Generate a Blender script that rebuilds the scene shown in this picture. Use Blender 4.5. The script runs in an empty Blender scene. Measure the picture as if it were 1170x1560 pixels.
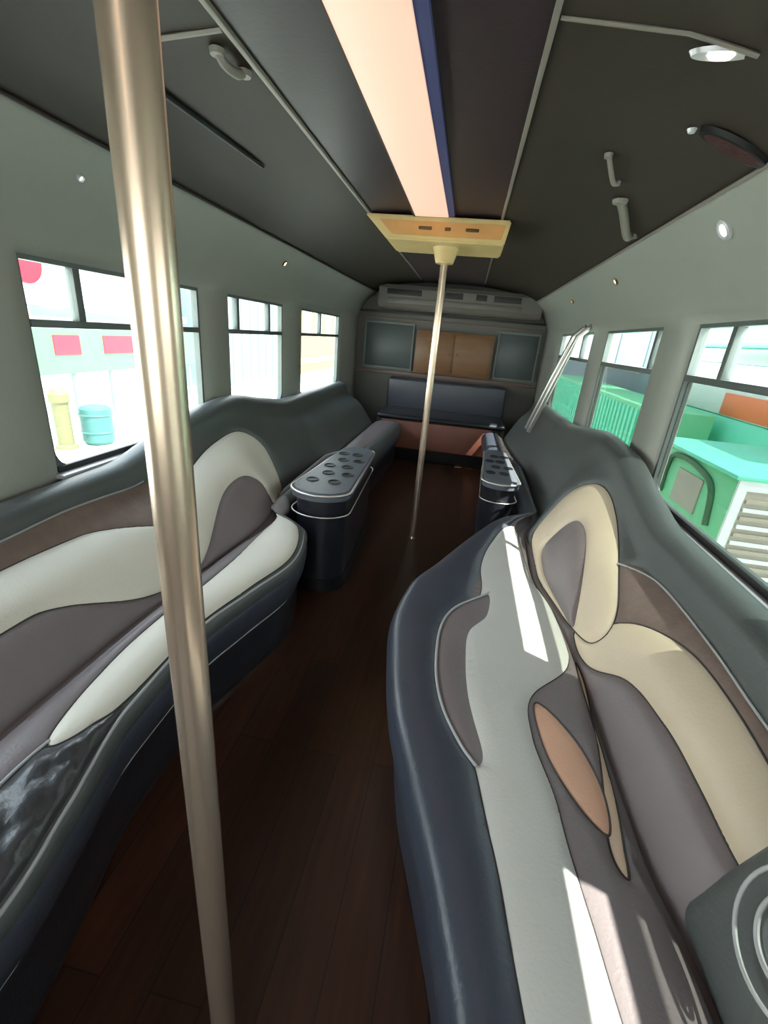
import bpy, bmesh, math, random
from mathutils import Vector, Matrix, kdtree
from mathutils.geometry import delaunay_2d_cdt
random.seed(7)
sc = bpy.context.scene
C = sc.collection
PI = math.pi

# ------------------------------------------------------------------ materials
def srgb(r, g, b):
    f = lambda c: (c/255/12.92) if c/255 <= .04045 else ((c/255+.055)/1.055)**2.4
    return (f(r), f(g), f(b), 1)

def mat(name, rgb, rough=.5, metal=0, bump=0, scale=60, var=0, vscale=6, coat=0, spec=.5, stretch=None):
    m = bpy.data.materials.new(name); m.use_nodes = True
    nt = m.node_tree; b = nt.nodes['Principled BSDF']
    b.inputs['Base Color'].default_value = srgb(*rgb)
    b.inputs['Roughness'].default_value = rough
    b.inputs['Metallic'].default_value = metal
    b.inputs['Coat Weight'].default_value = coat
    b.inputs['Coat Roughness'].default_value = .25
    b.inputs['Specular IOR Level'].default_value = spec
    tc = nt.nodes.new('ShaderNodeTexCoord')
    src = tc.outputs['Object']
    if stretch:
        mp = nt.nodes.new('ShaderNodeMapping'); mp.inputs['Scale'].default_value = stretch
        nt.links.new(src, mp.inputs['Vector']); src = mp.outputs['Vector']
    n2 = nt.nodes.new('ShaderNodeTexNoise'); n2.inputs['Scale'].default_value = vscale; n2.inputs['Detail'].default_value = 4
    nt.links.new(src, n2.inputs['Vector'])
    if var:
        mx = nt.nodes.new('ShaderNodeMix'); mx.data_type = 'RGBA'
        c = srgb(*rgb)
        mx.inputs['A'].default_value = [x*(1-var) for x in c[:3]]+[1]
        mx.inputs['B'].default_value = [min(1, x*(1+var)) for x in c[:3]]+[1]
        nt.links.new(n2.outputs['Fac'], mx.inputs['Factor'])
        nt.links.new(mx.outputs['Result'], b.inputs['Base Color'])
    if bump:
        n = nt.nodes.new('ShaderNodeTexNoise'); n.inputs['Scale'].default_value = scale; n.inputs['Detail'].default_value = 3
        nt.links.new(src, n.inputs['Vector'])
        bp = nt.nodes.new('ShaderNodeBump'); bp.inputs['Strength'].default_value = bump; bp.inputs['Distance'].default_value = .004
        nt.links.new(n.outputs['Fac'], bp.inputs['Height']); nt.links.new(bp.outputs['Normal'], b.inputs['Normal'])
    return m

def emis(name, rgb, s):
    m = mat(name, rgb, .5)
    b = m.node_tree.nodes['Principled BSDF']
    b.inputs['Emission Color'].default_value = srgb(*rgb); b.inputs['Emission Strength'].default_value = s
    return m

def glass(tint=(.93, .97, .95), name='window glass'):
    m = bpy.data.materials.new(name); m.use_nodes = True
    nt = m.node_tree; nt.nodes.clear()
    o = nt.nodes.new('ShaderNodeOutputMaterial'); mx = nt.nodes.new('ShaderNodeMixShader')
    t = nt.nodes.new('ShaderNodeBsdfTransparent'); g = nt.nodes.new('ShaderNodeBsdfGlossy')
    t.inputs['Color'].default_value = (*tint, 1); g.inputs['Roughness'].default_value = .03
    lw = nt.nodes.new('ShaderNodeLayerWeight'); lw.inputs['Blend'].default_value = .5
    pw = nt.nodes.new('ShaderNodeMath'); pw.operation = 'POWER'; pw.inputs[1].default_value = 5
    nt.links.new(lw.outputs['Facing'], pw.inputs[0])
    fr = nt.nodes.new('ShaderNodeMath'); fr.operation = 'MULTIPLY_ADD'; fr.inputs[1].default_value = .4; fr.inputs[2].default_value = .02
    nt.links.new(pw.outputs[0], fr.inputs[0])
    nt.links.new(fr.outputs[0], mx.inputs[0]); nt.links.new(t.outputs[0], mx.inputs[1]); nt.links.new(g.outputs[0], mx.inputs[2])
    nt.links.new(mx.outputs[0], o.inputs[0])
    return m

def wood_floor():
    m = mat('dark wood floor', (74, 44, 30), .32, bump=.15, scale=40, stretch=(1, .12, 1))
    nt = m.node_tree; b = nt.nodes['Principled BSDF']
    tc = nt.nodes.new('ShaderNodeTexCoord'); mp = nt.nodes.new('ShaderNodeMapping')
    mp.inputs['Rotation'].default_value = (0, 0, PI/2)
    br = nt.nodes.new('ShaderNodeTexBrick'); br.inputs['Scale'].default_value = 1
    br.inputs['Brick Width'].default_value = 1.1; br.inputs['Row Height'].default_value = .12
    br.inputs['Mortar Size'].default_value = .002; br.offset = .4
    br.inputs['Color1'].default_value = srgb(72, 40, 25); br.inputs['Color2'].default_value = srgb(50, 28, 18)
    br.inputs['Mortar'].default_value = srgb(24, 14, 10)
    nt.links.new(tc.outputs['Object'], mp.inputs['Vector']); nt.links.new(mp.outputs[0], br.inputs['Vector'])
    n = nt.nodes.new('ShaderNodeTexNoise'); n.inputs['Scale'].default_value = 9; n.inputs['Detail'].default_value = 6
    m2 = nt.nodes.new('ShaderNodeMapping'); m2.inputs['Scale'].default_value = (6, .5, 1)
    nt.links.new(tc.outputs['Object'], m2.inputs['Vector']); nt.links.new(m2.outputs[0], n.inputs['Vector'])
    mx = nt.nodes.new('ShaderNodeMix'); mx.data_type = 'RGBA'; mx.blend_type = 'MULTIPLY'; mx.inputs['Factor'].default_value = .7
    cr = nt.nodes.new('ShaderNodeValToRGB'); cr.color_ramp.elements[0].position = .3; cr.color_ramp.elements[0].color = (.45, .4, .38, 1)
    cr.color_ramp.elements[1].position = .7; cr.color_ramp.elements[1].color = (1.25, 1.15, 1.05, 1)
    nt.links.new(n.outputs['Fac'], cr.inputs[0]); nt.links.new(br.outputs['Color'], mx.inputs['A']); nt.links.new(cr.outputs[0], mx.inputs['B'])
    nt.links.new(mx.outputs['Result'], b.inputs['Base Color'])
    return m

M = dict(
    navy=mat('navy black leather', (64, 68, 80), .36, bump=.25, scale=140, var=.15, coat=.15),
    dark=mat('dark grey leather', (84, 88, 88), .42, bump=.25, scale=140, var=.12),
    mauve=mat('mauve grey leather', (124, 113, 115), .42, bump=.25, scale=140, var=.1),
    brown=mat('brown pleated fabric', (124, 106, 98), .75, bump=.5, scale=90, var=.2, vscale=20),
    creaml=mat('off white leather', (228, 222, 210), .45, bump=.2, scale=140, var=.05),
    cream=mat('cream leather', (218, 200, 176), .45, bump=.2, scale=140, var=.06),
    grey=mat('pale grey leather', (204, 202, 197), .45, bump=.2, scale=140, var=.06),
    tan=mat('painted sun patch and plate tan', (230, 178, 150), .5, bump=.2, scale=140, var=.08),  # colour of the painted sun patch on the seat; also the sign plate
    stripe=mat('painted sun glint beige', (232, 202, 176), .5, bump=.2, scale=140, var=.06),  # colour of the painted sun glint in the crease
    blackl=mat('black glossy leather', (36, 37, 44), .3, bump=.25, scale=140, coat=.2),
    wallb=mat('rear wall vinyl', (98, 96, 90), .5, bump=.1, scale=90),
    quilt=mat('quilted black leather', (62, 62, 66), .32, bump=.25, scale=140, coat=.2),
    piping=mat('pale piping cord', (176, 178, 180), .45),
    dpiping=mat('dark piping cord', (52, 46, 46), .5),
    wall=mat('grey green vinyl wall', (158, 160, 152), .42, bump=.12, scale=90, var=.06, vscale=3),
    ceil=mat('dark olive ceiling vinyl', (54, 47, 39), .55, spec=.3, bump=.1, scale=60, var=.12, vscale=4),
    ceilc=mat('dark plum ceiling vinyl', (52, 41, 44), .42, spec=.4, bump=.1, scale=60, var=.1, vscale=4),
    seam=mat('pale ceiling trim and glare bar', (132, 124, 116), .4),
    frame=mat('dark window frame', (104, 112, 110), .4, metal=.2),
    alu=mat('aluminium sill', (196, 192, 198), .35, metal=.3),
    gasket=mat('rubber gasket', (40, 38, 36), .6),
    glass=glass(),
    tint=glass((.40, .43, .41), 'tinted window glass'),
    floor=wood_floor(),
    chrome=mat('brushed brass chrome', (222, 198, 178), .27, metal=.8, bump=.06, scale=30, stretch=(1, 1, .02)),
    steel=mat('polished chrome', (226, 222, 218), .28, metal=.8),
    plate=mat('yellow varnished wood', (206, 178, 122), .45, var=.18, vscale=7, bump=.1, scale=30),
    plate2=mat('orange stained wood', (206, 146, 84), .45, var=.25, vscale=9),
    hole=mat('dark brown fitting', (92, 66, 28), .5),
    strip=emis('peach light panel', (232, 190, 170), .27),
    blue=emis('blue led line', (58, 62, 104), .05),
    ledlamp=emis('small warm lamp', (255, 244, 214), 3.5),
    ledface=emis('soft white lamp face', (226, 236, 226), .5),
    amber=mat('amber lamp ring', (120, 92, 40), .35, metal=.6),
    black=mat('black plastic', (22, 22, 24), .45),
    maroon=mat('maroon speaker cloth', (58, 22, 20), .7, bump=.6, scale=200),
    unit=mat('grey air conditioner plastic', (112, 106, 100), .5),
    wood=mat('orange brown wood', (128, 92, 62), .4, var=.25, vscale=5, stretch=(1, 1, 6), bump=.1),
    redwood=mat('red brown leather', (120, 72, 58), .45, var=.15, bump=.2),
    mirror=mat('smoked panel', (84, 92, 94), .4, metal=.1),
    pink=mat('pinkish moulding', (118, 96, 90), .45),
    conc=mat('console top vinyl', (96, 100, 110), .4, bump=.3, scale=50, var=.15),
    ground=mat('pale concrete yard', (214, 216, 206), .9, var=.06, vscale=.7),
    white=mat('white painted metal', (232, 236, 236), .5, var=.03),
    teal=mat('teal painted metal', (120, 226, 196), .5, var=.06, vscale=2),
    green=mat('green painted metal', (130, 214, 164), .55, var=.06, vscale=2),
    orange=mat('orange red stripe paint', (244, 128, 80), .5),
    red=mat('red sign paint', (186, 28, 50), .5),
    pgreen=mat('pale green board', (76, 116, 84), .6, var=.1, vscale=2),
    ggrey=mat('grey green glazing', (96, 116, 108), .3, var=.1, vscale=1),
    beige=mat('beige grille metal', (176, 166, 154), .5),
    olive=mat('olive weathered post', (92, 90, 62), .7, var=.1),
    tealdark=mat('teal barrel plastic', (48, 92, 90), .6),
    cbuild=mat('cream render wall', (134, 112, 78), .8, var=.05),
    bwhite=mat('pale blue white cladding', (128, 144, 156), .6, var=.04),
    bgrey=mat('pale grey glass', (120, 132, 136), .3, var=.08),
)

# ------------------------------------------------------------------ helpers
def link(name, bm, m, parent=None, smooth=True, loc=None):
    me = bpy.data.meshes.new(name); bm.to_mesh(me); bm.free()
    if m: me.materials.append(m)
    if smooth:
        me.shade_smooth() if hasattr(me, 'shade_smooth') else None
    o = bpy.data.objects.new(name, me); C.objects.link(o)
    if parent: o.parent = parent
    if loc: o.location = loc
    return o
def sharp(o, a=.6):
    me = o.data
    try: me.set_sharp_from_angle(angle=a)
    except Exception: pass
    return o
def tag(o, label, cat, group=None, kind=None):
    if label: o['label'] = label
    if cat: o['category'] = cat
    if group: o['group'] = group
    if kind: o['kind'] = kind
    return o
def thing(name, loc, label, cat, group=None):
    o = bpy.data.objects.new(name, None); C.objects.link(o); o.location = loc; o.empty_display_size = .1
    return tag(o, label, cat, group)
def struct(o):
    o['kind'] = 'structure'; return o
def bx(bm, x0, x1, y0, y1, z0, z1, bev=0, seg=2):
    r = bmesh.ops.create_cube(bm, size=1)
    for v in r['verts']:
        v.co = Vector(((x0+x1)/2+v.co.x*(x1-x0), (y0+y1)/2+v.co.y*(y1-y0), (z0+z1)/2+v.co.z*(z1-z0)))
    if bev:
        es = list({e for v in r['verts'] for e in v.link_edges})
        bmesh.ops.bevel(bm, geom=es, offset=bev, segments=seg, affect='EDGES', profile=.5)
    return bm
def box(name, b, m, parent=None, bev=0, seg=2):
    bm = bmesh.new(); bx(bm, *b, bev=bev, seg=seg)
    o = link(name, bm, m, None)
    if parent:
        o.parent = parent
        for v in o.data.vertices: v.co -= parent.location
    return sharp(o)
def tube(bm, pts, r, n=10, closed=False, caps=True):
    pts = [Vector(p) for p in pts]; N = len(pts); rings = []
    up = Vector((0, 0, 1))
    prev = None
    for i, p in enumerate(pts):
        a = pts[(i-1) % N] if (closed or i > 0) else p; b = pts[(i+1) % N] if (closed or i < N-1) else p
        t = (b-a).normalized()
        if prev is None:
            u = t.cross(up)
            if u.length < .05: u = t.cross(Vector((1, 0, 0)))
            u.normalize()
        else:
            u = (prev-t*prev.dot(t)).normalized()
        prev = u; w = t.cross(u)
        rr = r(i/(N-1)) if callable(r) else r
        rings.append([bm.verts.new(p+(u*math.cos(2*PI*k/n)+w*math.sin(2*PI*k/n))*rr) for k in range(n)])
    for i in range(N if closed else N-1):
        A = rings[i]; B = rings[(i+1) % N]
        for k in range(n):
            bm.faces.new((A[k], A[(k+1) % n], B[(k+1) % n], B[k]))
    if caps and not closed:
        bm.faces.new(rings[0][::-1]); bm.faces.new(rings[-1])
    return bm
def tubeobj(name, pts, r, m, parent=None, n=10, closed=False):
    bm = tube(bmesh.new(), pts, r, n, closed)
    bmesh.ops.recalc_face_normals(bm, faces=bm.faces[:])
    o = link(name, bm, m)
    if parent:
        o.parent = parent
        for v in o.data.vertices: v.co -= parent.location
    return sharp(o, .9)
def lathe(bm, prof, c=(0, 0, 0), n=32, axis='z'):
    c = Vector(c); rings = []
    for r, h in prof:
        ring = []
        for k in range(n):
            a = 2*PI*k/n
            p = Vector((r*math.cos(a), r*math.sin(a), h))
            if axis == 'x': p = Vector((h, p.x, p.y))
            if axis == 'y': p = Vector((p.x, h, p.y))
            ring.append(bm.verts.new(c+p))
        rings.append(ring)
    for A, B in zip(rings, rings[1:]):
        for k in range(n): bm.faces.new((A[k], A[(k+1) % n], B[(k+1) % n], B[k]))
    if prof[0][0] > 1e-5: bm.faces.new(rings[0][::-1])
    if prof[-1][0] > 1e-5: bm.faces.new(rings[-1])
    bmesh.ops.remove_doubles(bm, verts=bm.verts[:], dist=1e-6)
    bmesh.ops.recalc_face_normals(bm, faces=bm.faces[:])
    return bm
def lat(name, prof, m, c=(0, 0, 0), parent=None, n=32, axis='z'):
    bm = lathe(bmesh.new(), prof, Vector(c)-(parent.location if parent else Vector()), n, axis)
    return sharp(link(name, bm, m, parent), .5)
def crom(pts, n=8, closed=False):
    out = []; N = len(pts)
    rng = range(N if closed else N-1)
    for i in rng:
        g = (lambda k: pts[k % N]) if closed else (lambda k: pts[min(max(k, 0), N-1)])
        p0, p1, p2, p3 = g(i-1), g(i), g(i+1), g(i+2)
        for k in range(n):
            t = k/n
            out.append(tuple(.5*(2*b+(c-a)*t+(2*a-5*b+4*c-d)*t*t+(3*b-a-3*c+d)*t**3) for a, b, c, d in zip(p0, p1, p2, p3)))
    if not closed: out.append(tuple(pts[-1]))
    return out

# ------------------------------------------------------------------ camera
cam = bpy.data.objects.new('camera', bpy.data.cameras.new('camera')); C.objects.link(cam)
VDx, VDy, VVx, VVy, F = 131., 260., -155., -1720., 683.744
Yc = Vector((VDx, VDy, -F)).normalized(); Zc = -Vector((VVx, VVy, -F)).normalized(); Xc = Yc.cross(Zc)
Rm = Matrix((Xc, Yc, Zc)).to_4x4()
H = 1.36
cam.matrix_world = Matrix.Translation((0, 0, H)) @ Rm
cam.data.sensor_fit = 'HORIZONTAL'; cam.data.sensor_width = 36; cam.data.lens = 36*F/1170
cam.data.clip_start = .02; cam.data.clip_end = 300
sc.camera = cam
# ------------------------------------------------------------------ shell of the bus
CX = -.27; WL, WR = -1.42, .88; Y0, Y1 = -2.2, 6.0
CEIL = [(0, 1.97), (.35, 1.965), (.6, 1.94), (.8, 1.89), (.93, 1.83), (1.04, 1.73), (1.11, 1.63), (1.15, 1.54)]
fl = box('floor', (WL-.05, WR+.05, Y0, Y1+.05, -.05, 0), M['floor']); struct(fl)

def ceilz(x):
    d = abs(x-CX)
    for a, b in zip(CEIL, CEIL[1:]):
        if d <= b[0]: return a[1]+(b[1]-a[1])*(d-a[0])/(b[0]-a[0])
    return 1.54
def strip_mesh(prof, ya, yb, thick=.03):
    bm = bmesh.new()
    prof = crom(prof, 4)
    A = [bm.verts.new((x, ya, z)) for x, z in prof]; B = [bm.verts.new((x, yb, z)) for x, z in prof]
    A2 = [bm.verts.new((x+(x-CX)*.02, ya, z+thick)) for x, z in prof]; B2 = [bm.verts.new((x+(x-CX)*.02, yb, z+thick)) for x, z in prof]
    n = len(prof)
    for i in range(n-1):
        bm.faces.new((A[i], A[i+1], B[i+1], B[i])); bm.faces.new((A2[i+1], A2[i], B2[i], B2[i+1]))
        bm.faces.new((A[i], A2[i], A2[i+1], A[i+1])); bm.faces.new((B[i], B[i+1], B2[i+1], B2[i]))
    bm.faces.new((A[0], B[0], B2[0], A2[0])); bm.faces.new((A[-1], A2[-1], B2[-1], B[-1]))
    bmesh.ops.recalc_face_normals(bm, faces=bm.faces[:])
    return bm
mid = [(CX+d, z) for d, z in ((-.35, 1.965), (-.15, 1.97), (.15, 1.97), (.35, 1.965))]
c0 = link('ceiling', strip_mesh(mid, Y0, Y1), M['ceilc']); struct(c0); sharp(c0)
for s, nm in ((-1, 'ceiling_left'), (1, 'ceiling_right')):
    o = link('ceiling', strip_mesh([(CX+s*d, z) for d, z in CEIL[1:5]], Y0, Y1), M['ceil']); o.name = nm; struct(o); sharp(o)

# side walls: a grid with window openings, thickened outwards
SILL, TOP = .775, 1.50
WINL = [(-.15, 1.0), (1.36, 2.39), (2.68, 3.54), (3.93, 5.15)]
WINR = [(-.6, .4), (1.0, 2.13), (2.46, 3.42), (3.74, 5.0)]
def side_wall(name, s, X, wins):
    bm = bmesh.new()
    ys = sorted({Y0, Y1} | {a for w in wins for a in w} | {round(Y0+i*.5, 3) for i in range(1, 17)})
    ys = [y for y in ys if not any(a < y < b for a, b in wins)]
    cove = crom([(CX+s*d, z) for d, z in CEIL[4:]], 4)
    prof = [(X, 0), (X, SILL), (X, TOP)]+cove[::-1]
    V = {}
    for i, y in enumerate(ys):
        for j, (x, z) in enumerate(prof): V[i, j] = bm.verts.new((x, y, z))
    for i in range(len(ys)-1):
        for j in range(len(prof)-1):
            if j == 1 and any(abs(ys[i]-a) < 1e-6 for a, b in wins): continue
            bm.faces.new((V[i, j], V[i+1, j], V[i+1, j+1], V[i, j+1]))
    bmesh.ops.recalc_face_normals(bm, faces=bm.faces[:])
    f = max(bm.faces, key=lambda f: f.calc_area())
    if f.normal.x*s > 0: bmesh.ops.reverse_faces(bm, faces=bm.faces[:])
    o = link(name, bm, M['wall']); struct(o); sharp(o, .5)
    md = o.modifiers.new('thickness', 'SOLIDIFY'); md.thickness = .055; md.offset = -1
    return o
side_wall('wall_left', -1, WL, WINL); side_wall('wall_right', 1, WR, WINR)

wn = 0
def window(s, X, ya, yb, mulls, nearcut=0):
    """sliding bus window: outer frame, mid rail, upper mullions, panes"""
    global wn; wn += 1
    w = bpy.data.objects.new('window_%d' % wn, None); C.objects.link(w); w.location = (X, ya, SILL); struct(w)
    xa, xb = sorted((X+s*.012, X+s*.045)); MID = 1.295; t = .016
    bm = bmesh.new()
    bx(bm, xa, xb, ya, yb, SILL, SILL+.02); bx(bm, xa, xb, ya, yb, TOP-t, TOP)
    bx(bm, xa, xb, ya, ya+t, SILL+.02, TOP-t); bx(bm, xa, xb, yb-t, yb, SILL+.02, TOP-t)
    # rounded lower corners of the opening
    for cy, d in ((ya+t, 1), (yb-t, -1)):
        r = .07; z0 = SILL+.02
        pts = [(cy, z0)]+[(cy+d*(r-r*math.cos(a)), z0+(r-r*math.sin(a))) for a in [PI/2*k/6 for k in range(7)]]
        A = [bm.verts.new((xa, p[0], p[1])) for p in pts]; B = [bm.verts.new((xb, p[0], p[1])) for p in pts]
        bm.faces.new(A); bm.faces.new(B[::-1])
        for k in range(len(pts)):
            k2 = (k+1) % len(pts); bm.faces.new((A[k2], A[k], B[k], B[k2]))
    bmesh.ops.recalc_face_normals(bm, faces=bm.faces[:])
    for v in bm.verts: v.co -= w.location
    sharp(link('window_frame', bm, M['frame'], w))
    box('window_rail', (xa-.003, xb+.003, ya+t, yb-t, MID-.013, MID+.013), M['frame'], w, .003)
    for ym in mulls:
        box('window_mullion', (xa, xb, ym-.016, ym+.016, MID+.013, TOP-t), M['frame'], w, .002)
    xm = (xa+xb)/2
    box('glass_pane', (xm-.002, xm+.002, ya+t, yb-t, SILL+.02, MID-.013), M['tint' if s > 0 else 'glass'], w)
    ed = [ya+t]+list(mulls)+[yb-t]
    for a, b in zip(ed, ed[1:]):
        box('glass_pane', (xm-.002, xm+.002, a+(.016 if a != ed[0] else 0), b-(.016 if b != ed[-1] else 0), MID+.013, TOP-t), M['glass'], w)
    xs = sorted((X-s*.034, X+s*.012))
    box('window_sill', (xs[0], xs[1], ya-.01, yb+.01, SILL-.012, SILL+.006), M['alu'], w, .003)
    box('gasket', (min(X+s*.002, X+s*.012), max(X+s*.002, X+s*.012), ya+.01, yb-.01, SILL+.008, SILL+.028), M['gasket'], w)
for (a, b), ms in zip(WINL, ([.4], [1.6], [2.83, 3.3], [4.5])): window(-1, WL, a, b, ms)
for (a, b), ms in zip(WINR, ([-.1], [1.86], [2.56], [4.1])): window(1, WR, a, b, ms)

# rear wall with mouldings and panels, front wall with windscreen behind the camera
def cross_wall(name, ya, yb, hole=None):
    bm = bmesh.new()
    top = [(CX+d, z) for d, z in CEIL[::-1]]; prof = [(WR+.0, 0), (WR, 1.54)]+[(CX+d, z+.02) for d, z in CEIL[::-1]]
    prof = [(WL, 0), (WR, 0), (WR, 1.54)]+[(CX+d, z+.02) for d, z in CEIL[:-1][::-1]]+[(CX-d, z+.02) for d, z in CEIL[1:-1]]+[(WL, 1.54)]
    if not hole:
        A = [bm.verts.new((x, ya, z)) for x, z in prof]; B = [bm.verts.new((x, yb, z)) for x, z in prof]
        bm.faces.new(A); bm.faces.new(B[::-1])
        for k in range(len(prof)):
            k2 = (k+1) % len(prof); bm.faces.new((A[k2], A[k], B[k], B[k2]))
        bmesh.ops.recalc_face_normals(bm, faces=bm.faces[:])
    else:
        x0, x1, z0, z1 = hole
        bx(bm, WL, x0, ya, yb, 0, 1.95); bx(bm, x1, WR, ya, yb, 0, 1.95); bx(bm, x0, x1, ya, yb, 0, z0); bx(bm, x0, x1, ya, yb, z1, 1.97)
    return sharp(struct(link(name, bm, M['wall'])))
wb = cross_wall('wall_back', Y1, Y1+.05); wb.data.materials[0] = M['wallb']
cross_wall('wall_front', Y0-.05, Y0, (WL+.15, WR-.15, .85, 1.8))
w9 = bpy.data.objects.new('window_9', None); C.objects.link(w9); w9.location = (CX, Y0-.025, .85); struct(w9)
box('glass_pane', (WL+.15, WR-.15, Y0-.03, Y0-.02, .85, 1.8), M['glass'], w9)
box('window_mullion', (CX-.02, CX+.02, Y0-.04, Y0-.01, .85, 1.8), M['frame'], w9)

tn = 0
def trim(b, m, bev=.002):
    global tn; tn += 1
    return struct(box('trim_%d' % tn, b, m, bev=bev))
# ceiling seams: two long battens beside the middle panel, cross battens on the side panels
trim((-.64, -.625, Y0+.01, 5.6, 1.955, 1.968), M['seam']); trim((.068, .081, Y0+.01, 5.6, 1.955, 1.968), M['seam'])
def follow(xa, xb, y, w=.006, m='seam', r=.0045):
    global tn; tn += 1
    pts = [(xa+(xb-xa)*k/20, y, ceilz(xa+(xb-xa)*k/20)-.001) for k in range(21)]
    return struct(tubeobj('trim_%d' % tn, pts, r, M[m], n=6))
follow(.085, .46, 1.21); follow(-.645, -.86, 1.24, r=.006)
for s in (-1, 1):     # cove seams
    tn += 1; x = CX+s*.93
    struct(tubeobj('trim_%d' % tn, [(x, Y0+.01+k*.5, 1.825) for k in range(17)], .006, M['dpiping' if s < 0 else 'seam'], n=8))
# left ceiling slot
tn += 1; struct(tubeobj('trim_%d' % tn, [(-.93, 1.40, ceilz(-.93)-.001), (-.9, 2.02, ceilz(-.9)-.001)], .009, M['black'], n=8))

# rear wall dressing
trim((WL+.01, WR-.01, 5.955, 5.998, 1.60, 1.625), M['dpiping']); trim((WL+.01, WR-.01, 5.95, 5.998, .885, .925), M['pink'])
trim((WL+.01, WR-.01, 5.965, 5.998, 1.53, 1.55), M['pink'])
t = thing('framed_panel', (-.18, 5.95, .95), 'orange-brown wooden cabinet panel in the middle of the rear wall', 'cabinet')
box('cabinet_body', (-.65, .29, 5.90, 5.998, .94, 1.44), M['wood'], t, .004)
box('door', (-.62, -.19, 5.882, 5.899, .965, 1.415), M['wood'], t, .004); box('door', (-.17, .26, 5.882, 5.899, .965, 1.415), M['wood'], t, .004)
for x in (-.225, -.135): lat('knob', [(0, -.02), (.012, -.018), (.014, -.008), (.006, 0)], M['amber'], (x, 5.881, 1.19), t, 12, 'y')
for x0, x1, lb in ((-1.32, -.69, 'smoked grey rectangular panel on the rear wall, left of the wooden cabinet'), (.33, .83, 'smoked grey panel on the rear wall, right of the wooden cabinet')):
    t = thing('wall_panel', ((x0+x1)/2, 5.98, .95), lb, 'panel')
    box('panel', (x0+.02, x1-.02, 5.975, 5.992, .97, 1.48), M['mirror'], t, .002)
    bm = bmesh.new()
    for b in ((x0, x1, 5.965, 5.997, .95, .97), (x0, x1, 5.965, 5.997, 1.48, 1.50), (x0, x0+.02, 5.965, 5.997, .97, 1.48), (x1-.02, x1, 5.965, 5.997, .97, 1.48)): bx(bm, *b)
    for v in bm.verts: v.co -= t.location
    sharp(link('panel_frame', bm, M['frame'], t))
# air conditioner
t = thing('air_conditioner', (-.2, 5.75, 1.64), 'wide grey air conditioner unit hung across the rear below the ceiling', 'air conditioner')
bm = bmesh.new()
prof = [(5.72, 1.66), (5.69, 1.70), (5.69, 1.86), (5.72, 1.90), (5.99, 1.90), (5.99, 1.64), (5.75, 1.64)]
A = [bm.verts.new((-1.12, y, z)) for y, z in prof]; B = [bm.verts.new((.74, y, z)) for y, z in prof]
bm.faces.new(A); bm.faces.new(B[::-1])
for k in range(len(prof)):
    k2 = (k+1) % len(prof); bm.faces.new((A[k2], A[k], B[k], B[k2]))
bmesh.ops.recalc_face_normals(bm, faces=bm.faces[:])
for v in bm.verts: v.co -= t.location
sharp(link('housing', bm, M['unit'], t), .3)
for x0, x1 in ((-1.02, -.62), (-.35, -.15), (.0, .12), (.2, .5)):
    v = box('vent', (x0, x1, 5.675, 5.6895, 1.79, 1.85), M['black'], t, .003)
    for k in range(3):
        sl = box('vent_slat', (x0+.005, x1-.005, 5.668, 5.676, 1.798+k*.018, 1.804+k*.018), M['dpiping']); sl.parent = v
        for q in sl.data.vertices: q.co -= t.location
box('lower_grille', (-1.0, .52, 5.675, 5.6895, 1.70, 1.76), M['unit'], t, .004)

# light strip on the ceiling
t = thing('ceiling_light_panel', (-.29, .5, 1.96), 'long peach glowing light panel running along the ceiling middle', 'ceiling light')
box('diffuser', (-.375, -.2, Y0+.2, 2.74, 1.945, 1.964), M['strip'], t, .003)
box('side_rail', (-.383, -.3755, Y0+.2, 2.74, 1.943, 1.9645), M['dpiping'], t)
box('led_line', (-.1995, -.168, Y0+.2, 2.74, 1.95, 1.9645), M['blue'], t)

# ceiling plate that carries the far pole
t = thing('pole_ceiling_mount', (-.27, 2.9, 1.83), 'yellow tapered wooden plate on the ceiling above the far pole', 'mount')
bm = bmesh.new()
lo = [(-.53, 2.80), (.105, 2.80), (.105, 3.2), (-.53, 3.2)]; hi = [(-.65, 2.76), (.125, 2.76), (.125, 3.24), (-.65, 3.24)]
A = [bm.verts.new((x, y, 1.845)) for x, y in lo]; B = [bm.verts.new((x, y, 1.9535)) for x, y in hi]
bm.faces.new(A[::-1]); bm.faces.new(B)
for k in range(4): bm.faces.new((A[k], A[(k+1) % 4], B[(k+1) % 4], B[k]))
bmesh.ops.bevel(bm, geom=bm.edges[:], offset=.008, segments=2, affect='EDGES')
for v in bm.verts: v.co -= t.location
sharp(link('plate', bm, M['plate'], t))
def fyp(z): return 2.80-.04*(z-1.845)/.1085
bm = bmesh.new()
pr = [(-.5, 1.868), (.085, 1.868), (.1, 1.93), (-.57, 1.93)]
A = [bm.verts.new((x, fyp(z)-.004, z)) for x, z in pr]; B = [bm.verts.new((x, fyp(z)+.01, z)) for x, z in pr]
bm.faces.new(A); bm.faces.new(B[::-1])
for k in range(4): bm.faces.new((A[k], B[k], B[(k+1) % 4], A[(k+1) % 4]))
bmesh.ops.recalc_face_normals(bm, faces=bm.faces[:])
for v in bm.verts: v.co -= t.location
sharp(link('face_inlay', bm, M['plate2'], t))
for x in (-.32, -.2, -.07):
    w = .035 if x != -.2 else .015
    box('fitting', (x-w, x+w, fyp(1.9)-.012, fyp(1.9)-.003, 1.893, 1.908), M['hole'], t, .004)
lat('collar', [(.075, 1.845), (.062, 1.80), (.05, 1.765), (.0, 1.765)][::-1], M['plate'], (-.211, 2.97, 0), t, 24)

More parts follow.
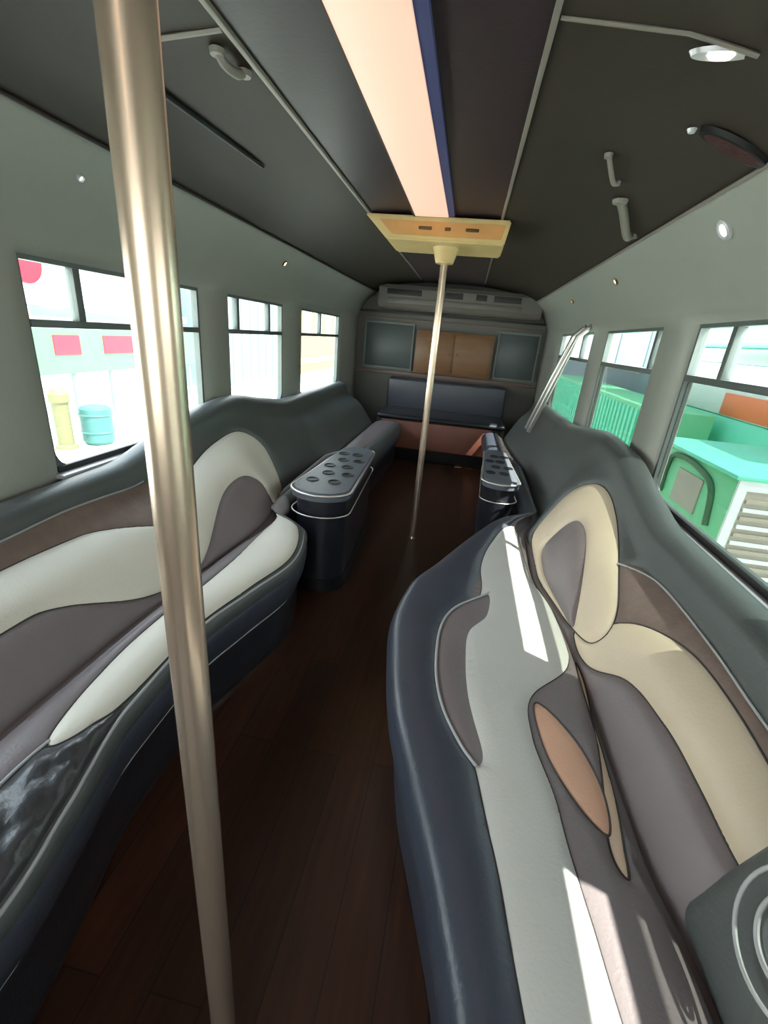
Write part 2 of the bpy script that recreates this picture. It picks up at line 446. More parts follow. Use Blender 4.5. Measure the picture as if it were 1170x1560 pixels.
# poles
t = thing('pole', (-.28, .397, 0), 'tall metal pole close to the camera, in front of the left sofa', 'pole')
lat('shaft', [(.0215, .012), (.0215, 1.955)], M['chrome'], (-.28, .397, 0), t, 40)
lat('floor_flange', [(.028, .0005), (.028, .006), (.025, .012), (.022, .02)], M['chrome'], (-.28, .397, 0), t, 32)
lat('ceiling_flange', [(.022, 1.93), (.05, 1.937), (.055, 1.944)], M['chrome'], (-.28, .397, 0), t, 32)
t = thing('pole', (-.211, 2.97, 0), 'slim far metal pole in the aisle under the yellow ceiling plate', 'pole')
lat('shaft', [(.021, .012), (.021, 1.764)], M['chrome'], (-.211, 2.97, 0), t, 32)
lat('floor_flange', [(.028, .0005), (.028, .006), (.025, .012), (.022, .02)], M['chrome'], (-.211, 2.97, 0), t, 32)

# lamps and fittings
def round_lamp(x, y, z, r, lab, s, bright, grp=None):
    # sits on the cove facing inward and down
    t = thing('recessed_lamp', (x, y, z), lab, 'lamp', grp)
    nrm = Vector((-s, 0, -.75)).normalized()
    q = nrm.to_track_quat('Z', 'Y').to_matrix().to_4x4()
    for nm, prof, m in (('bezel', [(r, -.004), (r, .004), (r*.8, .008), (r*.72, .004)], M['amber'] if bright else M['alu']), ('lens', [(0, .006), (r*.5, .005), (r*.72, .003)], M['ledlamp'] if bright else M['ledface'])):
        bm = lathe(bmesh.new(), prof, n=24); bmesh.ops.transform(bm, matrix=q, verts=bm.verts[:]); sharp(link(nm, bm, m, t), .5)
def covept(s, z):
    pf = crom([(CX+s*d, zz) for d, zz in CEIL[4:]], 8)
    return min(pf, key=lambda p: abs(p[1]-z))
for y, z, r, lab, s, br in ((1.81, 1.76, .033, 'large pale round lamp on the right cove, nearest of the right row', 1, False),
        (3.0, 1.745, .020, 'small glowing amber-ringed lamp on the right cove above the second window', 1, True),
        (4.2, 1.735, .015, 'tiny glowing lamp farthest back on the right cove beside the air conditioner', 1, True),
        (3.24, 1.745, .020, 'small glowing lamp on the left cove above the middle window', -1, True),
        (1.52, 1.745, .012, 'tiny dim lamp on the left cove beside the near pole', -1, False)):
    x, zz = covept(s, z); round_lamp(x-s*.003, y, zz-.003, r, lab, s, br)
def oblong(xa, ya, xb, yb, r, lab, m='seam', name='rail_and_glare_bar', cat='rail'):  # oblong glare on the glossy ceiling, modelled as solid bars
    t = thing(name, ((xa+xb)/2, (ya+yb)/2, ceilz((xa+xb)/2)), lab, cat)
    P = [(xa, ya, ceilz(xa)-.003), (xa*.75+xb*.25, ya*.75+yb*.25, ceilz(xa)-.02), (xa*.25+xb*.75, ya*.25+yb*.75, ceilz(xb)-.02), (xb, yb, ceilz(xb)-.003)]
    tubeobj('glare_bar', crom(P, 6), r, M[m], t, 10)
    for p in (P[0], P[3]):
        lat('glare_bar_end', [(r*1.5, -.012), (r*1.7, -.0)], M[m], p, t, 16)
oblong(.34, 1.79, .42, 1.97, .008, 'slim grey bar standing in for ceiling glare on the right panel, the smaller one')
oblong(.48, 2.12, .62, 2.4, .017, 'wide grey bar standing in for ceiling glare on the right panel near the cove')
oblong(-.69, 1.3, -.67, 1.4, .011, 'short grey bar standing in for ceiling glare on the left, beside the ceiling seam')
t = thing('ceiling_speaker', (.58, 1.5, ceilz(.58)), 'dark maroon oval speaker set in the right ceiling panel', 'speaker')
bm = lathe(bmesh.new(), [(0, -.02), (.06, -.018), (.085, -.012)], n=32); bmesh.ops.scale(bm, vec=(1, .32, 1), verts=bm.verts[:])
a = -math.atan2(ceilz(.6)-ceilz(.5), .1)
bmesh.ops.rotate(bm, matrix=Matrix.Rotation(a, 3, 'Y'), verts=bm.verts[:], cent=(0, 0, 0)); sharp(link('speaker_cloth', bm, M['maroon'], t), .5)
bm = lathe(bmesh.new(), [(.085, -.013), (.095, -.012), (.1, .0)], n=32); bmesh.ops.scale(bm, vec=(1, .34, 1), verts=bm.verts[:])
bmesh.ops.rotate(bm, matrix=Matrix.Rotation(a, 3, 'Y'), verts=bm.verts[:], cent=(0, 0, 0)); sharp(link('rim', bm, M['black'], t), .5)
x = .475; t = thing('ceiling_lamp', (x, 1.52, ceilz(x)), 'tiny pale lamp stud beside the maroon ceiling speaker', 'lamp')
lat('lens', [(0, -.010), (.008, -.008), (.012, 0)], M['alu'], (x, 1.52, ceilz(x)), t, 16)
x = .40; t = thing('ceiling_lamp', (x, 1.23, ceilz(x)), 'bright oblong lamp on the ceiling cross seam, upper right', 'lamp')
bm = lathe(bmesh.new(), [(0, -.014), (.02, -.012), (.028, -.004)], n=24); bmesh.ops.scale(bm, vec=(1, .4, 1), verts=bm.verts[:]); sharp(link('lens', bm, M['ledlamp'], t), .5)
bm = lathe(bmesh.new(), [(.028, -.006), (.045, -.008), (.05, 0)], n=24); bmesh.ops.scale(bm, vec=(1.2, .4, 1), verts=bm.verts[:]); sharp(link('bezel', bm, M['alu'], t), .5)

# ------------------------------------------------------------------ sofas
def interp(t,x):
    n=len(t)
    if x<=t[0][0]: return t[0][1]
    if x>=t[-1][0]: return t[-1][1]
    i=0
    while x>t[i+1][0]: i+=1
    def sl(k): return (t[k+1][1]-t[k][1])/(t[k+1][0]-t[k][0])
    def tg(k):
        if k==0 or k==n-1: return 0
        a,b=sl(k-1),sl(k)
        return 0 if a*b<=0 else 2*a*b/(a+b)
    h=t[i+1][0]-t[i][0]; s=(x-t[i][0])/h; y0,y1=t[i][1],t[i+1][1]; m0,m1=tg(i)*h,tg(i+1)*h
    return (2*s**3-3*s*s+1)*y0+(s**3-2*s*s+s)*m0+(3*s*s-2*s**3)*y1+(s**3-s*s)*m1
R_XE=[(-.6,.15),(.3,.125),(.5,.08),(.74,0),(.92,-.06),(1.12,-.10),(1.33,-.125),(1.55,-.10),(1.8,.0),(2.2,.17),(2.45,.30),(2.62,.46),(3.65,.46),(3.9,.30),(5.0,.28)]
R_XC=[(-.6,.56),(.45,.54),(.7,.50),(1.3,.49),(1.55,.475),(1.86,.42),(2.3,.44),(2.62,.55),(3.5,.57),(5,.5)]
R_ZT=[(-.6,.78),(1.6,.79),(1.9,.85),(2.2,.93),(2.6,.95),(2.9,.92),(3.6,.85),(5,.84)]
L_XE=[(-.6,.60),(.33,.62),(.5,.65),(.77,.71),(1.07,.715),(1.35,.66),(1.63,.60),(1.92,.655),(2.02,.76),(2.1,.86),(2.4,.87),(3.2,.87),(3.6,.66),(5,.62)]
L_XC=[(-.6,.95),(.9,.95),(1.4,.93),(2.1,.88),(2.4,.98),(3.2,1.0),(3.6,.95),(5,.95)]
L_ZT=[(-.6,.75),(1.5,.77),(1.8,.83),(2.1,.90),(2.5,.935),(2.9,.88),(3.4,.82),(5,.82)]
def profile(side,Y):
    if side>0:
        xe,xc,zt=interp(R_XE,Y),interp(R_XC,Y),interp(R_ZT,Y); xt=.80; wl=.872
    else:
        xe,xc,zt=interp(L_XE,Y),interp(L_XC,Y),interp(L_ZT,Y); xt=1.33; wl=1.412
    m=(xe+xc)/2; w=xt-xc; h=zt-.40
    P=[(xe+.05,.012),(xe+.05,.18),(xe+.03,.25),(xe+.004,.34),(xe+.005,.415),(xe+.055,.45),(m+.03,.455),(xc-.05,.435),(xc,.405),(xc+.035,.45),
       (xc+.42*w,.40+.50*h),(xt-.085,zt-.11),(xt-.04,zt-.02),(xt+.02,zt),(wl,zt-.03)]
    return P
NV=14
def S(side,Y,v):
    P=profile(side,Y); i=min(max(int(v),0),NV-1); t=v-i
    p0,p1,p2,p3=P[max(i-1,0)],P[i],P[i+1],P[min(i+2,NV)]
    r=[]
    for k in (0,1):
        a,b,c,d=p0[k],p1[k],p2[k],p3[k]
        r.append(.5*(2*b+(c-a)*t+(2*a-5*b+4*c-d)*t*t+(3*b-a-3*c+d)*t**3))
    return (side*r[0],Y,r[1])

NORM_E = 1e-3
def SN(side, Y, v):
    p = Vector(S(side, Y, v)); a = Vector(S(side, Y+NORM_E, v))-p; e = .01
    b = Vector(S(side, Y, min(v+e, NV-1e-4)))-Vector(S(side, Y, max(v-e, 0)))
    n = a.cross(b)
    if n.length < 1e-12: n = Vector((-side, 0, 1))
    n.normalize()
    if n.dot(Vector((-side, 0, .6))) < 0: n = -n
    return p, n
VS = .12
def pip(x, y, poly):
    c = False; j = len(poly)-1
    for i in range(len(poly)):
        xi, yi = poly[i]; xj, yj = poly[j]
        if (yi > y) != (yj > y) and x < (xj-xi)*(y-yi)/(yj-yi)+xi: c = not c
        j = i
    return c
def sofa(root, side, ya, yb, panels, bands):
    """panels: (name, material, closed uv outline, puff, style); bands: (name, material, v_lo(Y), v_hi(Y), puff, style)"""
    polys = []
    for nm, m, pts, puff, st, *lb in panels:
        polys.append([(y, v*VS) for y, v in crom(pts, 16, True)])
    lines = []
    for nm, m, lo, hi, puff, st in bands[1:]:
        lines.append([(ya+(yb-ya)*k/260, lo(ya+(yb-ya)*k/260)*VS) for k in range(261)])
    V, E = [], []
    for P in polys:
        b = len(V); P2 = [(min(max(y, ya), yb), v) for y, v in P]; V += [Vector(p) for p in P2]; E += [(b+i, b+(i+1) % len(P)) for i in range(len(P))]
    for P in lines:
        b = len(V); V += [Vector(p) for p in P]; E += [(b+i, b+i+1) for i in range(len(P)-1)]
    y = ya; ysl = []
    while y < yb: ysl.append(y); y += .013 if y < 1.6 else (.018 if y < 2.7 else .04)
    ysl.append(yb)
    nv = 126
    for i, yy in enumerate(ysl):
        for k in range(nv+1):
            v = NV*k/nv
            edge = i in (0, len(ysl)-1) or k in (0, nv)
            V.append(Vector((yy+(0 if edge else random.uniform(-.0005, .0005)), v*VS)))
    vo, eo, fo, *_ = delaunay_2d_cdt(V, E, [], 0, 1e-5)
    # classify
    regs = {}
    bb = [(min(p[0] for p in P), max(p[0] for p in P), min(p[1] for p in P), max(p[1] for p in P)) for P in polys]
    for f in fo:
        cx = sum(vo[i][0] for i in f)/len(f); cy = sum(vo[i][1] for i in f)/len(f); k = None
        for q, P in enumerate(polys):
            b = bb[q]
            if b[0] <= cx <= b[1] and b[2] <= cy <= b[3] and pip(cx, cy, P): k = ('p', q); break
        if k is None:
            for q in range(len(bands)-1, -1, -1):
                if q == 0 or cy/VS >= bands[q][2](cx): k = ('b', q); break
        regs.setdefault(k, []).append(f)
    for k, fs in regs.items():
        if k[0] == 'p': nm, m, _, puff, st, *lb = panels[k[1]]
        else: nm, m, _, _, puff, st = bands[k[1]]; lb = []
        used = sorted({i for f in fs for i in f}); P3 = {}; 
        for i in used:
            yy, v = vo[i][0], min(max(vo[i][1]/VS, 0), NV-1e-6); P3[i] = SN(side, yy, v)+(yy, v)
        ec = {}
        for f in fs:
            for a, b in zip(f, list(f[1:])+[f[0]]):
                e = (min(a, b), max(a, b)); ec[e] = ec.get(e, 0)+1
        bd = {i for e, c in ec.items() if c == 1 for i in e}
        bp = [P3[i][0] for i in bd]+[P3[e[0]][0].lerp(P3[e[1]][0], q_) for e, c in ec.items() if c == 1 for q_ in (.33, .67)]
        kd = kdtree.KDTree(len(bp))
        for n_, p_ in enumerate(bp): kd.insert(p_, n_)
        kd.balance()
        bm = bmesh.new(); bv = {}
        for i in used:
            p, n, yy, v = P3[i]
            d = kd.find(p)[2]
            h = puff*(1-math.exp(-d/.012))+puff*.5*min(d/.12, 1)
            if st == 'pleat': h += .004*min(d/.02, 1)*abs(math.sin(yy*95))
            if st == 'quilt':
                a = yy*26+v*5.2; b = yy*26-v*5.2
                h += .011*min(d/.03, 1)*(abs(math.sin(a))*abs(math.sin(b)))**.5
            if st == 'roll': h += 0
            bv[i] = bm.verts.new(p+n*h)
        for f in fs:
            try: bm.faces.new([bv[i] for i in f])
            except ValueError: pass
        bmesh.ops.recalc_face_normals(bm, faces=bm.faces[:])
        for v_ in bm.verts: v_.co -= root.location
        o = link(nm, bm, M[m], root)
        if lb: o['label'] = lb[0]
def piping(root, side, pts, r, m, lift=.004, name='piping'):
    P = []
    for y, v in crom(pts, 10):
        p, n = SN(side, y, min(v, NV-1e-4)); P.append(p+n*lift)
    tubeobj(name, P, r, M[m], root, 8)
def cords(root, side, panels, ya, yb):
    outl = [crom(p[2], 16, True) for p in panels]
    for q, p in enumerate(panels):
        if p[1] not in ('cream', 'creaml', 'tan', 'stripe', 'grey'): continue
        run, runs = [], []
        P = crom(p[2], 16, True); P.append(P[0])
        for y, v in P:
            ok = ya+.02 < y < yb and not any(pip(y, v, outl[k]) for k in range(q))
            if ok: run.append((y, v))
            elif run: runs.append(run); run = []
        if run: runs.append(run)
        for r in runs:
            if len(r) < 5: continue
            pts = []
            for y, v in r:
                a, n = SN(side, y, min(v, NV-1e-4)); pts.append(a+n*.0005)
            tubeobj('seam_cord', pts, .0028 if p[1] != 'grey' else .0016, M['dpiping'], root, 6)
cst = lambda c: (lambda y: c)
tab = lambda t: (lambda y: interp(t, y))

# right sofa
R = thing('bench_sofa', (.5, 1.0, 0), 'serpentine dark leather bench sofa with cream and pale grey inlays along the right wall', 'sofa')
RP = [
 ('painted_sun_patch', 'tan', [(1.03,6.35),(.93,6.75),(.80,6.95),(.70,6.80),(.74,6.5),(.86,6.3)], .004, '', 'tan leaf-shaped sun patch painted on the seat'),  # sunlight on the mauve seat, painted as a tan panel
 ('painted_sun_glint', 'stripe', [(1.30,8.05),(1.20,8.2),(1.0,7.65),(.80,7.25),(.66,6.95),(.62,6.80),(.66,6.72),(.80,6.95),(.98,7.3),(1.15,7.75)], .004, '', 'narrow beige sun glint painted along the seat crease'),  # sun glint along the crease, painted as a beige panel
 ('loop_center', 'mauve', [(2.02,9.2),(2.03,9.9),(1.95,10.15),(1.80,10.05),(1.62,9.55),(1.46,8.9),(1.58,8.75),(1.80,9.0)], .012, '', 'mauve teardrop inside the cream loop'),
 ('cream_loop', 'cream', [(2.24,8.9),(2.30,9.8),(2.24,10.55),(2.03,10.95),(1.78,10.78),(1.55,10.3),(1.35,9.72),(1.33,9.2),(1.44,8.85),(1.60,8.6),(1.9,8.75)], .010, '', 'cream loop-shaped inlay'),
 ('cream_arc', 'cream', [(1.44,8.95),(1.335,9.75),(1.22,10.32),(1.08,10.68),(.90,10.73),(.70,10.6),(.40,10.4),(.05,10.2),(-.1,10.0),(-.1,9.2),(.3,9.4),(.60,9.62),(.78,9.68),(.94,9.65),(1.126,9.43),(1.27,8.75),(1.36,8.6)], .010, '', 'cream curved band'),
 ('pleated_inlay', 'brown', [(1.64,10.3),(1.56,10.85),(1.43,10.98),(1.1,11.08),(.84,10.98),(.5,10.95),(.1,10.9),(-.2,10.9),(-.2,10.4),(.4,10.45),(.9,10.6),(1.08,10.5),(1.22,10.1),(1.335,9.6),(1.5,9.9)], .004, 'pleat', 'brown pleated band'),
 ('mauve_crescent', 'mauve', [(1.56,5.95),(1.41,5.55),(1.175,5.38),(.98,5.345),(.84,5.43),(.785,5.52),(.83,5.62),(1.0,5.62),(1.164,5.66),(1.304,5.74),(1.42,5.95)], .006, '', 'mauve crescent inlay on the seat front'),
 ('grey_seat_inlay', 'grey', [(2.30,5.7),(2.05,5.6),(1.8,5.7),(1.58,5.85),(1.3,5.65),(1.0,5.5),(.787,5.5),(.6,5.42),(.372,5.294),(0,5.2),(-.25,5.2),(-.25,6.05),(.15,6.05),(.402,6.033),(.53,6.085),(.728,6.229),(.905,6.2),(1.06,6.35),(1.25,7.1),(1.52,7.85),(1.75,7.8),(2.05,7.5),(2.30,6.9)], .009, '', 'pale grey seat inlay'),
]
sofa(R, 1, -.3, 5.0, RP, [
 ('skirt', 'navy', cst(0), None, .006, ''), ('seat_rim', 'navy', cst(3.0), None, .009, ''), ('seat', 'mauve', cst(5.75), None, .008, ''),
 ('backrest', 'mauve', cst(8.0), None, .012, ''), ('top_bolster', 'dark', tab([(-.3,10.95),(.5,10.95),(.85,10.98),(1.1,11.1),(1.42,11.0),(1.62,10.4),(1.8,10.3),(2.05,9.6),(2.2,8.6),(2.35,8.1),(5,8.1)]), None, .010, '')])
cords(R, 1, RP, -.3, 5)
piping(R, 1, [(-.3,3.95),(.4,3.95),(.9,3.95),(1.4,3.95),(1.9,3.95),(2.5,3.95)], .0045, 'piping')
piping(R, 1, [(1.6,6.0),(1.56,5.93),(1.41,5.54),(1.175,5.37),(.98,5.335),(.84,5.42),(.78,5.51)], .004, 'piping')
piping(R, 1, [(-.25,11.0),(.5,10.97),(.84,11.0),(1.1,11.1),(1.42,11.02),(1.62,10.45)], .0035, 'piping', .006)

# left sofa
Lf = thing('bench_sofa', (-1.0, 1.0, 0), 'dark leather bench sofa with cream swoosh inlays along the left wall, behind the near pole', 'sofa')
LP = [
 ('loop_center', 'mauve', [(1.50,8.85),(1.68,9.45),(1.88,9.85),(2.07,9.85),(2.17,9.5),(2.12,9.05),(2.03,8.7),(1.85,8.4),(1.62,8.2),(1.40,8.2)], .014, '', 'mauve teardrop inside the cream loop'),
 ('cream_loop', 'creaml', [(1.38,8.7),(1.50,9.75),(1.80,10.6),(2.11,10.8),(2.35,10.7),(2.49,10.1),(2.50,9.2),(2.42,8.5),(2.20,8.05),(2.10,8.3),(2.16,9.1),(2.15,9.6),(2.05,9.7),(1.88,9.7),(1.68,9.3),(1.5,8.7),(1.42,8.4)], .012, '', 'cream loop-shaped inlay'),
 ('cream_seat_band', 'creaml', [(.60,5.52),(.68,4.9),(.777,4.45),(1.05,4.4),(1.35,4.45),(1.6,4.5),(1.85,4.65),(1.97,5.1),(2.04,6.1),(1.95,6.9),(1.74,6.65),(1.45,6.1),(1.236,5.85),(1.08,5.85),(.93,5.86),(.75,5.7)], .010, '', 'cream band along the seat'),
 ('quilted_inlay', 'quilt', [(.61,5.5),(.52,5.68),(.2,5.8),(-.25,5.8),(-.25,4.35),(.1,4.3),(.345,4.28),(.52,4.35),(.75,4.36),(.69,4.8)], .006, 'quilt', 'black quilted seat inlay'),
 ('cream_back_band', 'creaml', [(1.47,9.9),(1.42,10.1),(1.255,10.6),(1.142,10.74),(.927,10.82),(.6,10.8),(.2,10.7),(-.25,10.6),(-.25,9.7),(.3,9.75),(.777,9.8),(.95,9.65),(1.22,8.85),(1.36,8.6)], .014, '', 'broad cream band on the backrest'),
 ('pleated_inlay', 'brown', [(1.66,10.9),(1.6,11.2),(1.22,11.5),(.97,11.4),(.5,11.35),(-.25,11.3),(-.25,10.65),(.3,10.75),(.93,10.85),(1.142,10.74),(1.255,10.55),(1.42,10.0),(1.55,9.9)], .005, 'pleat', 'brown pleated band'),
]
sofa(Lf, -1, -.3, 5.0, LP, [
 ('skirt', 'blackl', cst(0), None, .006, ''), ('front_roll', 'navy', cst(1.8), None, .010, ''), ('seat_rim', 'dark', cst(3.4), None, .008, ''), ('seat', 'mauve', cst(5.2), None, .008, ''),
 ('backrest', 'mauve', cst(7.7), None, .012, ''), ('top_bolster', 'dark', tab([(-.3,11.4),(.5,11.4),(1.0,11.45),(1.25,11.5),(1.6,11.2),(1.68,10.8),(1.8,10.4),(2.1,9.6),(2.4,8.6),(2.5,8.1),(5,8.1)]), None, .010, '')])
cords(Lf, -1, LP, -.3, 5)
piping(Lf, -1, [(-.3,4.12),(.34,4.12),(.5,4.2),(.777,4.22),(1.08,4.25),(1.6,4.2),(1.95,4.3)], .0045, 'piping')
piping(Lf, -1, [(-.25,5.9),(.2,5.85),(.5,5.72),(.61,5.53)], .0035, 'piping')
piping(Lf, -1, [(-.25,11.45),(.5,11.45),(.97,11.5),(1.25,11.55),(1.6,11.3)], .0035, 'piping', .006)
piping(Lf, -1, [(-.25,1.75),(.5,1.75),(1.2,1.75),(1.9,1.75)], .003, 'piping', .003)

# arm pod at the near end of the right sofa, with a round speaker
t = R
bm = bmesh.new(); bx(bm, .525, .855, .0, .625, .40, .79, .055, 6)
for v in bm.verts:
    k = min(1, max(0, (.86-v.co.x)/.36)); v.co.x += .36*(v.co.z-.45)*k; v.co.z -= .10*k*max(0, v.co.z-.45)/.34
    v.co -= t.location
pad = sharp(link('armrest', bm, M['dark'], t), 1.2); pad['label'] = 'grey padded armrest with ringed stitching'
rc = Vector((.565, .46, .62)); rn = Vector((-1, 0, .38)).normalized(); ru = Vector((0, 1, 0)); rv = rn.cross(ru)
for r_, rr in ((.098, .0035), (.062, .004)):
    rg = tubeobj('stitched_ring', [rc+ru*r_*math.cos(2*PI*k/48)+rv*r_*math.sin(2*PI*k/48) for k in range(48)], rr, M['piping'], t, 8, True); rg.parent = pad
bm = lathe(bmesh.new(), [(0, .0), (.03, .002), (.045, .006), (.052, .001)], n=32)
bmesh.ops.transform(bm, matrix=Matrix.Translation(rc-t.location) @ rn.to_track_quat('Z', 'Y').to_matrix().to_4x4(), verts=bm.verts[:])
sharp(link('stitched_button', bm, M['dark'], pad), .5)

# consoles with cup holders in front of the sofa humps
def console(loc, s, xa, xb, ya, yb, ztop, lab, ncup):
    t = thing('bar_console', loc, lab, 'console')
    # outline: rounded ends, narrower far end
    n = 14; pts = []
    cx = (xa+xb)/2; w = (xb-xa)/2
    for k in range(n+1): a = PI+PI*k/n; pts.append((cx+w*math.cos(a), ya+w*.8+w*.8*math.sin(a)))
    for k in range(n+1): a = PI*k/n; pts.append((cx+w*.7*math.cos(a), yb-w*.6+w*.6*math.sin(a)))
    def slab(name, z0, z1, sc_, m, bev=0):
        bm = bmesh.new(); my = (ya+yb)/2
        q = [(cx+(x-cx)*sc_, my+(y-my)*(1-(1-sc_)*.3)) for x, y in pts]
        A = [bm.verts.new((x, y, z0)) for x, y in q]; B = [bm.verts.new((x, y, z1)) for x, y in q]
        fa = bm.faces.new(A[::-1]); fb = bm.faces.new(B)
        for k in range(len(q)):
            k2 = (k+1) % len(q); bm.faces.new((A[k], A[k2], B[k2], B[k]))
        if bev: bmesh.ops.bevel(bm, geom=list(fb.edges), offset=bev, segments=3, affect='EDGES')
        for v in bm.verts: v.co -= t.location
        return sharp(link(name, bm, M[m], t))
    slab('plinth', .001, .08, .9, 'black'); slab('body', .08, ztop-.045, .86, 'blackl'); slab('counter', ztop-.045, ztop, 1.0, 'conc', .012)
    q = [(x+(x-cx)*.02, y, ztop-.012) for x, y in pts]
    tubeobj('chrome_edge', q, .007, M['steel'], t, 8, True)
    q = [(x+(x-cx)*.0, y, ztop-.13) for x, y in pts]
    tubeobj('chrome_edge', q, .004, M['steel'], t, 8, True)
    for k in range(ncup):
        for d in (-.4, .4):
            f = (k+.5)/ncup; yy = ya+.14+(yb-ya-.3)*f; ww = w*(1-.3*f)
            c = (cx+d*ww+(.02 if k % 2 else -.02), yy, ztop+.001)
            h = lat('cup_holder', [(0, .0), (.024, .0005), (.026, .003), (.034, .004), (.036, .0)], M['black'], c, t, 16)
    return t
console((-.66, 2.5, 0), -1, -.82, -.50, 2.05, 3.12, .585, 'grey-topped bar console with cup holders beside the left sofa hump', 5)
console((.32, 2.9, 0), 1, .20, .43, 2.70, 3.62, .575, 'chrome-edged bar console in front of the right sofa, catching the sun', 4)

# slanting chrome rails above the far right sofa
for dy, lb in ((0, 'slanting chrome rail at the rear right windows, the nearer of the pair'), (.16, 'slanting chrome rail at the rear right windows, the farther of the pair')):
    t = thing('rail_and_glare_bar', (.60, 4.1+dy, .64), lb, 'rail')
    tubeobj('rail', [(.615, 4.09+dy, .67), (.70, 3.98+dy, 1.03), (.80, 3.87+dy, 1.46), (.868, 3.86+dy, 1.53)], .019, M['steel'], t, 12)
    lat('wall_flange', [(.03, -.006), (.022, .006)], M['steel'], (.868, 3.86+dy, 1.53), t, 16, 'x')

# rear bench
t = thing('rear_bench', (-.27, 5.5, 0), 'black leather bench across the rear of the bus with a red-brown front panel', 'bench')
box('base', (-.93, .52, 5.12, 5.9, .002, .47), M['black'], t, .01)
box('seat', (-.93, .52, 5.07, 5.72, .471, .53), M['blackl'], t, .035, 4)
box('front_panel', (-.87, .38, 5.085, 5.119, .15, .465), M['redwood'], t, .012, 3)
box('backrest', (-.93, .52, 5.70, 5.95,     .50, .87), M['navy'], t, .03, 4)

# ------------------------------------------------------------------ outside
def cyl_ground(): pass
g = box('ground', (-60, 60, -30, 80, -1.0, -.9), M['ground']); struct(g)
# right: teal coach
t = thing('parked_coach', (5.2, 8, -.9), 'teal and white parked coach outside the near right window', 'vehicle')
box('lower_body', (4.0, 6.4, 4.6, 11.2, -.55, .62), M['teal'], t, .05)
box('orange_stripe', (3.985, 3.999, 4.65, 7.95, .64, .96), M['orange'], t, .005)
box('waist_panel', (4.0, 6.4, 4.6, 11.2, .621, 1.37), M['white'], t, .02)
box('window_band', (4.02, 6.38, 4.65, 11.15, 1.371, 1.60), M['ggrey'], t, .02)
box('roof', (4.0, 6.4, 4.6, 11.2, 1.601, 2.35), M['teal'], t, .08, 3)
box('roof_stripe', (3.985, 3.999, 4.7, 11.1, 1.68, 1.76), M['white'], t)
for y in (5.6, 9.8): lat('wheel', [(0, -.1), (.28, -.1), (.45, -.08), (.45, .1), (0, .1)], M['black'], (4.15, y, -.45), t, 32, 'x')
# teal box with grille
t = thing('generator_cabinet', (3.2, 5.1, -.9), 'green metal cabinet with a beige louvred grille outside the near right window', 'cabinet')
box('body', (2.5, 3.9, 4.29, 6.1, -.9, .43), M['green'], t, .01)
box('lid', (2.46, 3.94, 4.25, 6.14, .431, .47), M['teal'], t, .008)
bm = bmesh.new()
for b in ((2.5, 3.9, 4.262, 4.289, .34, .43), (2.5, 2.58, 4.262, 4.289, -.85, .34), (3.82, 3.9, 4.262, 4.289, -.85, .34)): bx(bm, *b)
for v in bm.verts: v.co -= t.location
sharp(link('white_trim', bm, M['white'], t))
gr = box('grille', (2.58, 3.82, 4.27, 4.289, -.6, .34), M['beige'], t)
for k in range(11):
    sl = box('louvre', (2.6, 3.8, 4.25, 4.272, -.57+k*.08, -.535+k*.08), M['white' if k % 2 else 'beige']); sl.parent = gr
    for q in sl.data.vertices: q.co -= t.location
tubeobj('arched_frame', crom([(2.48, 4.5, -.1), (2.48, 4.62, .25), (2.48, 4.95, .36), (2.48, 5.35, .38), (2.48, 5.6, .30), (2.48, 5.62, -.1)], 6), .03, M['pgreen'], t, 8)
box('beige_panel', (2.485, 2.499, 4.8, 5.35, -.1, .26), M['beige'], t)
# right far: white hall and green container
t = thing('white_hall', (6, 17, -.9), 'pale blue-white building outside the second right window', 'building')
box('wall', (4.4, 12, 12.2, 26, -.9, 3.2), M['bwhite'], t)
for k in range(5): box('window', (4.37, 4.399, 12.9+k*2.4, 14.3+k*2.4, .95, 2.1), M['bgrey'], t)
t = thing('green_container', (3.2, 9.3, -.9), 'low green container outside the second right window', 'container')
box('body', (2.9, 3.8, 7.6, 16, -.9, .62), M['green'], t, .02)
bm = bmesh.new()
for k in range(38): bx(bm, 2.87, 2.9, 7.7+k*.215, 7.8+k*.215, -.85, .55)
for v in bm.verts: v.co -= t.location
sharp(link('ribs', bm, M['teal'], t))
# left side
t = thing('low_building', (-9.5, 10, -.9), 'sunlit white building with a grey-green eave outside the near left window', 'building')
box('wall', (-13, -9, 3.5, 14.0, -.9, 2.6), M['white'], t)
box('eave', (-9.0, -8.7, 3.5, 13.8, 1.12, 1.32), M['ggrey'], t)
t = thing('painted_board_fence', (-8, 9, -.9), 'pale green board fence with red panels outside the near left window', 'fence')
box('boards', (-8.04, -8, 6.3, 14.0, .05, .92), M['pgreen'], t)
for y0, y1 in ((8.1, 8.75), (9.4, 10.5), (11.4, 12.4)): box('red_panel', (-7.999, -7.985, y0, y1, .42, .80), M['red'], t)
for k in range(8): box('fence_post', (-8.1, -8.041, 6.4+k*1.05, 6.48+k*1.05, -.9, .95), M['ggrey'], t)
t = thing('sign_post', (-3.0, 2.92, -.9), 'red rounded sign on a thin post outside the near left window', 'sign')
tubeobj('post', [(-3.03, 2.83, -.9), (-3.03, 2.83, 1.5)], .012, M['white'], t, 8)
lat('sign_board', [(0, -.012), (.125, -.012), (.13, 0), (.125, .012), (0, .012)], M['red'], (-3.0, 2.92, 1.60), t, 28, 'x')
box('small_plate', (-3.02, -3.0, 2.77, 2.9, 1.22, 1.33), M['tan'], t, .005)
t = thing('bollard', (-6.5, 6.5, -.9), 'olive weathered bollard standing in the bright yard on the left', 'bollard')
lat('body', [(.17, 0), (.17, .04), (.12, .07), (.12, .75), (.15, .78), (.15, .9), (.09, .98), (0, 1.0)], M['olive'], (-6.5, 6.5, -.9), t, 24)
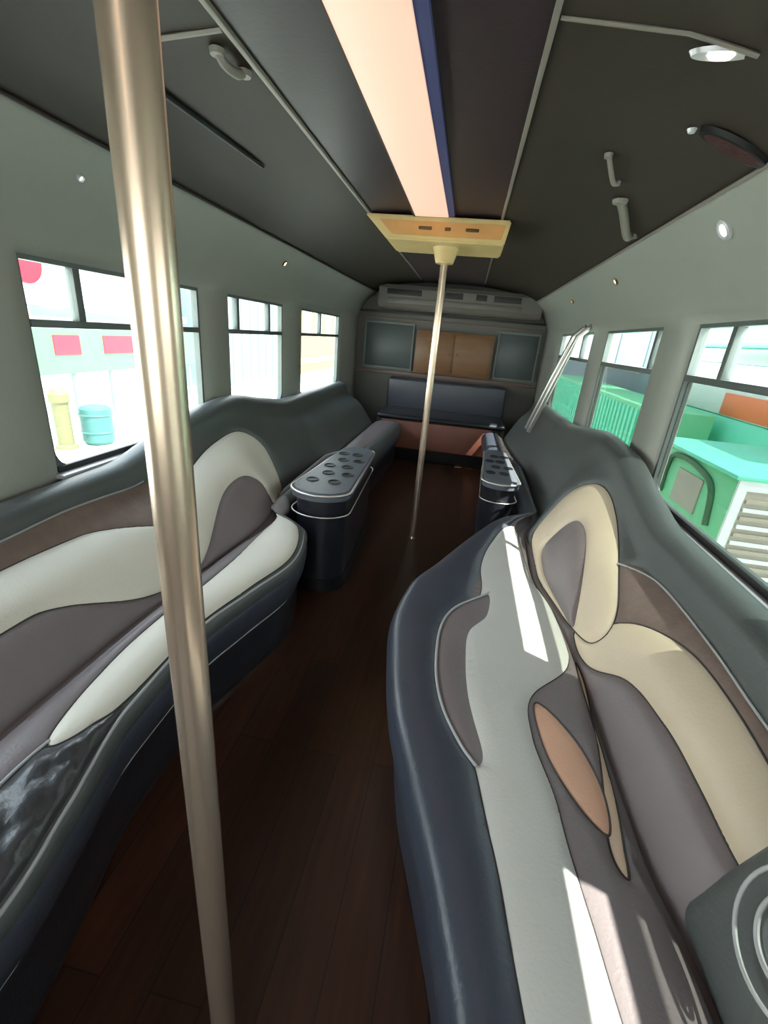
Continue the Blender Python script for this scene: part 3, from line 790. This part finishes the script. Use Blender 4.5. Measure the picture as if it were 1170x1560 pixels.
t = thing('barrel', (-6.3, 7.0, -.9), 'teal plastic barrel standing beside the olive bollard', 'barrel')
lat('body', [(.2, 0), (.25, .06), (.25, .2), (.27, .22), (.25, .24), (.25, .5), (.27, .52), (.25, .54), (.25, .62), (.2, .66), (0, .66)], M['tealdark'], (-6.3, 7.0, -.9), t, 24)
t = thing('white_shed', (-9, 17.5, -.9), 'pale blue-white ribbed shed outside the middle left window', 'building')
box('wall', (-12, -8.5, 14.6, 21.2, -.9, 4.0), M['bwhite'], t)
for k in range(9): box('rib', (-8.5, -8.44, 14.8+k*.72, 14.9+k*.72, -.9, 4.0), M['bgrey'], t)
t = thing('cream_building', (-9, 26, -.9), 'cream building with an orange-red stripe outside the rear left window', 'building')
box('wall', (-13, -8.2, 22.2, 34, -.9, 4.2), M['cbuild'], t)
box('stripe', (-8.2, -8.17, 22.2, 34, -.45, -.12), M['orange'], t)
for k in range(6): box('window', (-8.2, -8.16, 22.9+k*1.8, 24+k*1.8, .9, 2.2), M['bgrey'], t)

# ------------------------------------------------------------------ light
L = Vector((-.60, .22, -1.0)).normalized()
sun = bpy.data.lights.new('sun', 'SUN'); sun.energy = 7.5; sun.angle = .01; sun.color = (1, .96, .88)
so = bpy.data.objects.new('sun', sun); C.objects.link(so); so.rotation_euler = L.to_track_quat('-Z', 'Y').to_euler()
w = bpy.data.worlds.new('World'); sc.world = w; w.use_nodes = True
nt = w.node_tree; bg = nt.nodes['Background']
tc = nt.nodes.new('ShaderNodeTexCoord'); sp = nt.nodes.new('ShaderNodeSeparateXYZ'); cr = nt.nodes.new('ShaderNodeValToRGB')
nt.links.new(tc.outputs['Generated'], sp.inputs[0]); nt.links.new(sp.outputs['Z'], cr.inputs[0]); nt.links.new(cr.outputs[0], bg.inputs[0])
cr.color_ramp.elements[0].position = 0; cr.color_ramp.elements[0].color = (1, .97, .93, 1)
cr.color_ramp.elements[1].position = .8; cr.color_ramp.elements[1].color = (.72, .84, 1, 1)
bg.inputs[1].default_value = 2.6
sc.view_settings.view_transform = 'Standard'; sc.view_settings.look = 'None'; sc.view_settings.gamma = 1
sc.view_settings.exposure = 1.5
sc.cycles.max_bounces = 10; sc.cycles.diffuse_bounces = 6; sc.cycles.transparent_max_bounces = 12
sc.cycles.sample_clamp_indirect = 6
sc.cycles.use_denoising = True
